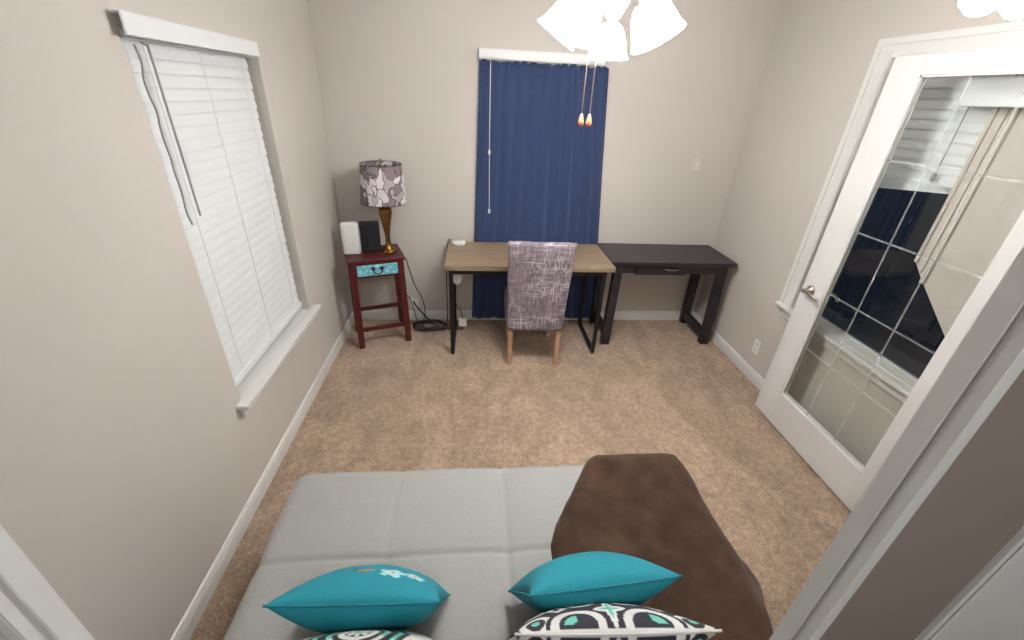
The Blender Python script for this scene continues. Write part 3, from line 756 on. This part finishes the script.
for s in [1-.96*(k/22) for k in range(23)]:
    ring = []
    for i, p in enumerate(dense):
        q = cen+(p-cen)*s; d = (p-cen).length*(1-s); off = p.x > .955 or p.y > 1.36
        base = .444+nz(q.x, q.y)
        hem = min(1, d/.025); z = base-.016*(1-math.sqrt(max(0, 1-(1-hem)**2)))
        ex = max(0, q.x-.93, q.y-1.345)
        z -= min(.05, (ex**2)*8)
        if s == 1 and not off:
            q = q+(p-cen).normalized()*.002*math.sin(i*.9)
        ring.append(b.verts.new((q.x, q.y, z)))
    rings.append(ring)
for A, A2 in zip(rings, rings[1:]):
    for i in range(N): b.faces.new((A[i], A[(i+1) % N], A2[(i+1) % N], A2[i]))
cv = b.verts.new((cen.x, cen.y, .446))
for i in range(N): b.faces.new((rings[-1][i], rings[-1][(i+1) % N], cv))
prev = rings[0]
for k in range(1, 9):
    ring = []
    for i, p in enumerate(dense):
        offx = max(0, min(1, (p.x-.93)/.03)); offy = max(0, min(1, (p.y-1.36)/.03)); o_ = max(offx, offy)
        z0 = rings[0][i].co.z; zb = .4225*(1-o_)+(.10+.03*math.sin(i*.21))*o_
        n_ = (p-cen).normalized(); wv = .010*math.sin(i*.35)*o_*k/8
        ring.append(b.verts.new((p.x+n_.x*(wv), p.y+n_.y*(wv), z0+(zb-z0)*k/8)))
    for i in range(N): b.faces.new((prev[i], prev[(i+1) % N], ring[(i+1) % N], ring[i]))
    prev = ring
tag(obj('blanket', b, M['plush'], smooth=True), 'dark brown plush blanket draped over the right side of the grey futon', 'blanket')

# ------------------------------------------------------------------ pillows
def srgb3(r, g, b_): return srgb(r, g, b_)
def pillow(name, label, group, loc, rot, w_, h_, T_, colf, n=70, m_='attr'):
    b = B(); cols = {}; lay = b.verts.layers.float_color.new('pattern')
    def pt(u, v, s):
        a = 1-.075*(1-v*v); c = 1-.075*(1-u*u)
        x = w_/2*u*a; y = h_/2*v*c
        th = T_/2*(max(0, (1-u*u)*(1-v*v)))**.5
        th *= 1+.06*noise.noise(Vector((u*2.2, v*2.2, s*3+loc[0])))
        return Vector((x, y, s*th))
    for s in (1, -1):
        vs = []
        for i in range(n+1):
            row = []
            for j in range(n+1):
                u = math.sin((i/n-.5)*PI); v = math.sin((j/n-.5)*PI)
                u = .6*u+.4*(2*i/n-1); v = .6*v+.4*(2*j/n-1)
                vert = b.verts.new(pt(u, v, s)); row.append(vert); cols[vert] = colf(u, v, -s)
            vs.append(row)
        for i in range(n):
            for j in range(n): b.faces.new((vs[i][j], vs[i+1][j], vs[i+1][j+1], vs[i][j+1]))
    for v_, c_ in cols.items(): v_[lay] = c_
    bmesh.ops.remove_doubles(b, verts=b.verts, dist=1e-5)
    root_ = thing(name, label, 'pillow', loc, 0, group)
    root_.rotation_euler = rot
    o_ = obj('cover', b, M[m_], root_, smooth=True)
    b = B(); pts = []
    for k in range(81):
        q = k/20; e = int(q) % 4; f = 2*(q-int(q))-1
        u, v = [(f, -1), (1, f), (-f, 1), (-1, -f)][e]
        pts.append(pt(u*.999, v*.999, 1))
    tube(b, pts, .0032, 6, 1)
    obj('piping', b, M['pipe_teal'] if group.startswith('teal') else M['pipe_white'], root_, smooth=True)
    return root_
M['pipe_teal'] = mat('teal_piping', (16, 118, 132), .8)
M['pipe_white'] = mat('white_piping', (205, 203, 200), .8)
TEAL = srgb(20, 134, 150); WHITE = srgb(214, 214, 210); NAVY = srgb(38, 36, 50); MINT = srgb(104, 190, 172); PALE = srgb(168, 214, 220); ORANGE = srgb(200, 120, 82); DGREEN = srgb(40, 84, 70)
def teal_flower(u, v, s):
    if s < 0: return TEAL
    for cu, cv_, r0, n_, ph, c1, c2 in ((.36, .56, .19, 5, .3, PALE, WHITE), (.66, .50, .15, 5, 1, PALE, WHITE)):
        dx, dy = u-cu, v-cv_; r = math.hypot(dx, dy); a = math.atan2(dy, dx)
        if r < .035: return ORANGE
        if r < r0*(.55+.45*abs(math.cos(a*n_/2+ph))): return c1 if r > r0*.4 else c2
    if math.hypot((u+.02)*1.0, (v-.50)*2) < .13: return ORANGE
    if math.hypot((u+.12)*1.0, (v-.46)*2) < .09: return DGREEN
    return TEAL
def teal_plain(u, v, s): return TEAL
def damask(u, v, s):
    """rings, petals and lattice in white, navy and mint"""
    if max(abs(u), abs(v)) > .995: return WHITE
    U = abs(u); V = v
    for cv_ in (.74, -.35):                     # crossed petals
        a, c_ = abs(u), abs(V-cv_)
        if math.hypot(a/.05, c_/.26) < 1 or math.hypot(a/.17, c_/.075) < 1:
            return MINT if (math.hypot(a/.022, c_/.18) < 1 or math.hypot(a/.11, c_/.03) < 1) else WHITE
    for cv_ in (1.0, -.1):                      # large rings
        r = math.hypot(U-.37, (V-cv_)*1.05)
        if r < .335:
            if r < .06: return NAVY
            if r < .15: return MINT if U > .38 and V < .97 else NAVY
            if r < .20: return NAVY
            if r < .285: return WHITE
            return NAVY
    r = math.hypot(U-.27, (V-.42)*1.1)          # arcs behind
    if .10 < r < .17: return WHITE
    r = abs(U-.56)*.9+abs(V-.56)*.8             # diamonds
    if r < .05: return NAVY
    if r < .115: return WHITE
    r = math.hypot(U-.80, V-.90)                # side curls
    if r < .045: return MINT
    if .10 < r < .17: return WHITE
    r = math.hypot(U-.80, V-.52)
    if .06 < r < .12: return WHITE
    if r <= .025: return MINT
    r = math.hypot(U-.80, V+.1)
    if .08 < r < .14: return WHITE
    return NAVY
def medallion(u, v, s):
    if max(abs(u), abs(v)) > .995: return WHITE
    U, V = abs(u), abs(v-.62)
    r = (U**1.3+V**1.3)**(1/1.3)*(1+.08*math.cos(4*math.atan2(V, U)))
    if abs(U-V)*.9 < .035 and U+V < .22 or (U < .03 or V < .03) and U+V < .16: return MINT if U+V < .08 else WHITE
    if r < .18: return NAVY
    if r < .26: return WHITE
    if r < .33: return NAVY
    if r < .40: return WHITE if V > U*.5 else MINT
    if r < .50: return NAVY
    if r < .56: return MINT if U > .25 else WHITE
    if r < .64: return NAVY
    r2 = math.hypot(U-.84, v-.75)
    if .05 < r2 < .10: return NAVY
    return WHITE
pillow('throw_pillow', 'teal throw pillow with flower applique leaning on the left of the grey futon', 'teal throw pillows', (-.295, .710, .600), (R(121), 0, R(-2)), .432, .38, .17, teal_flower, 90)
pillow('throw_pillow', 'plain teal throw pillow leaning over the edge of the brown blanket', 'teal throw pillows', (.345, .716, .604), (R(121), R(2), R(5)), .430, .37, .17, teal_plain, 50)
pillow('throw_pillow', 'white navy and mint patterned pillow at the photo bottom below the flowered teal pillow', 'patterned throw pillows', (-.275, .560, .600), (R(112), 0, R(-1)), .44, .42, .13, medallion, 170)
pillow('throw_pillow', 'navy and white scroll patterned pillow at the photo bottom below the plain teal pillow', 'patterned throw pillows', (.340, .570, .612), (R(112), R(1), R(-2)), .49, .43, .15, damask, 190)
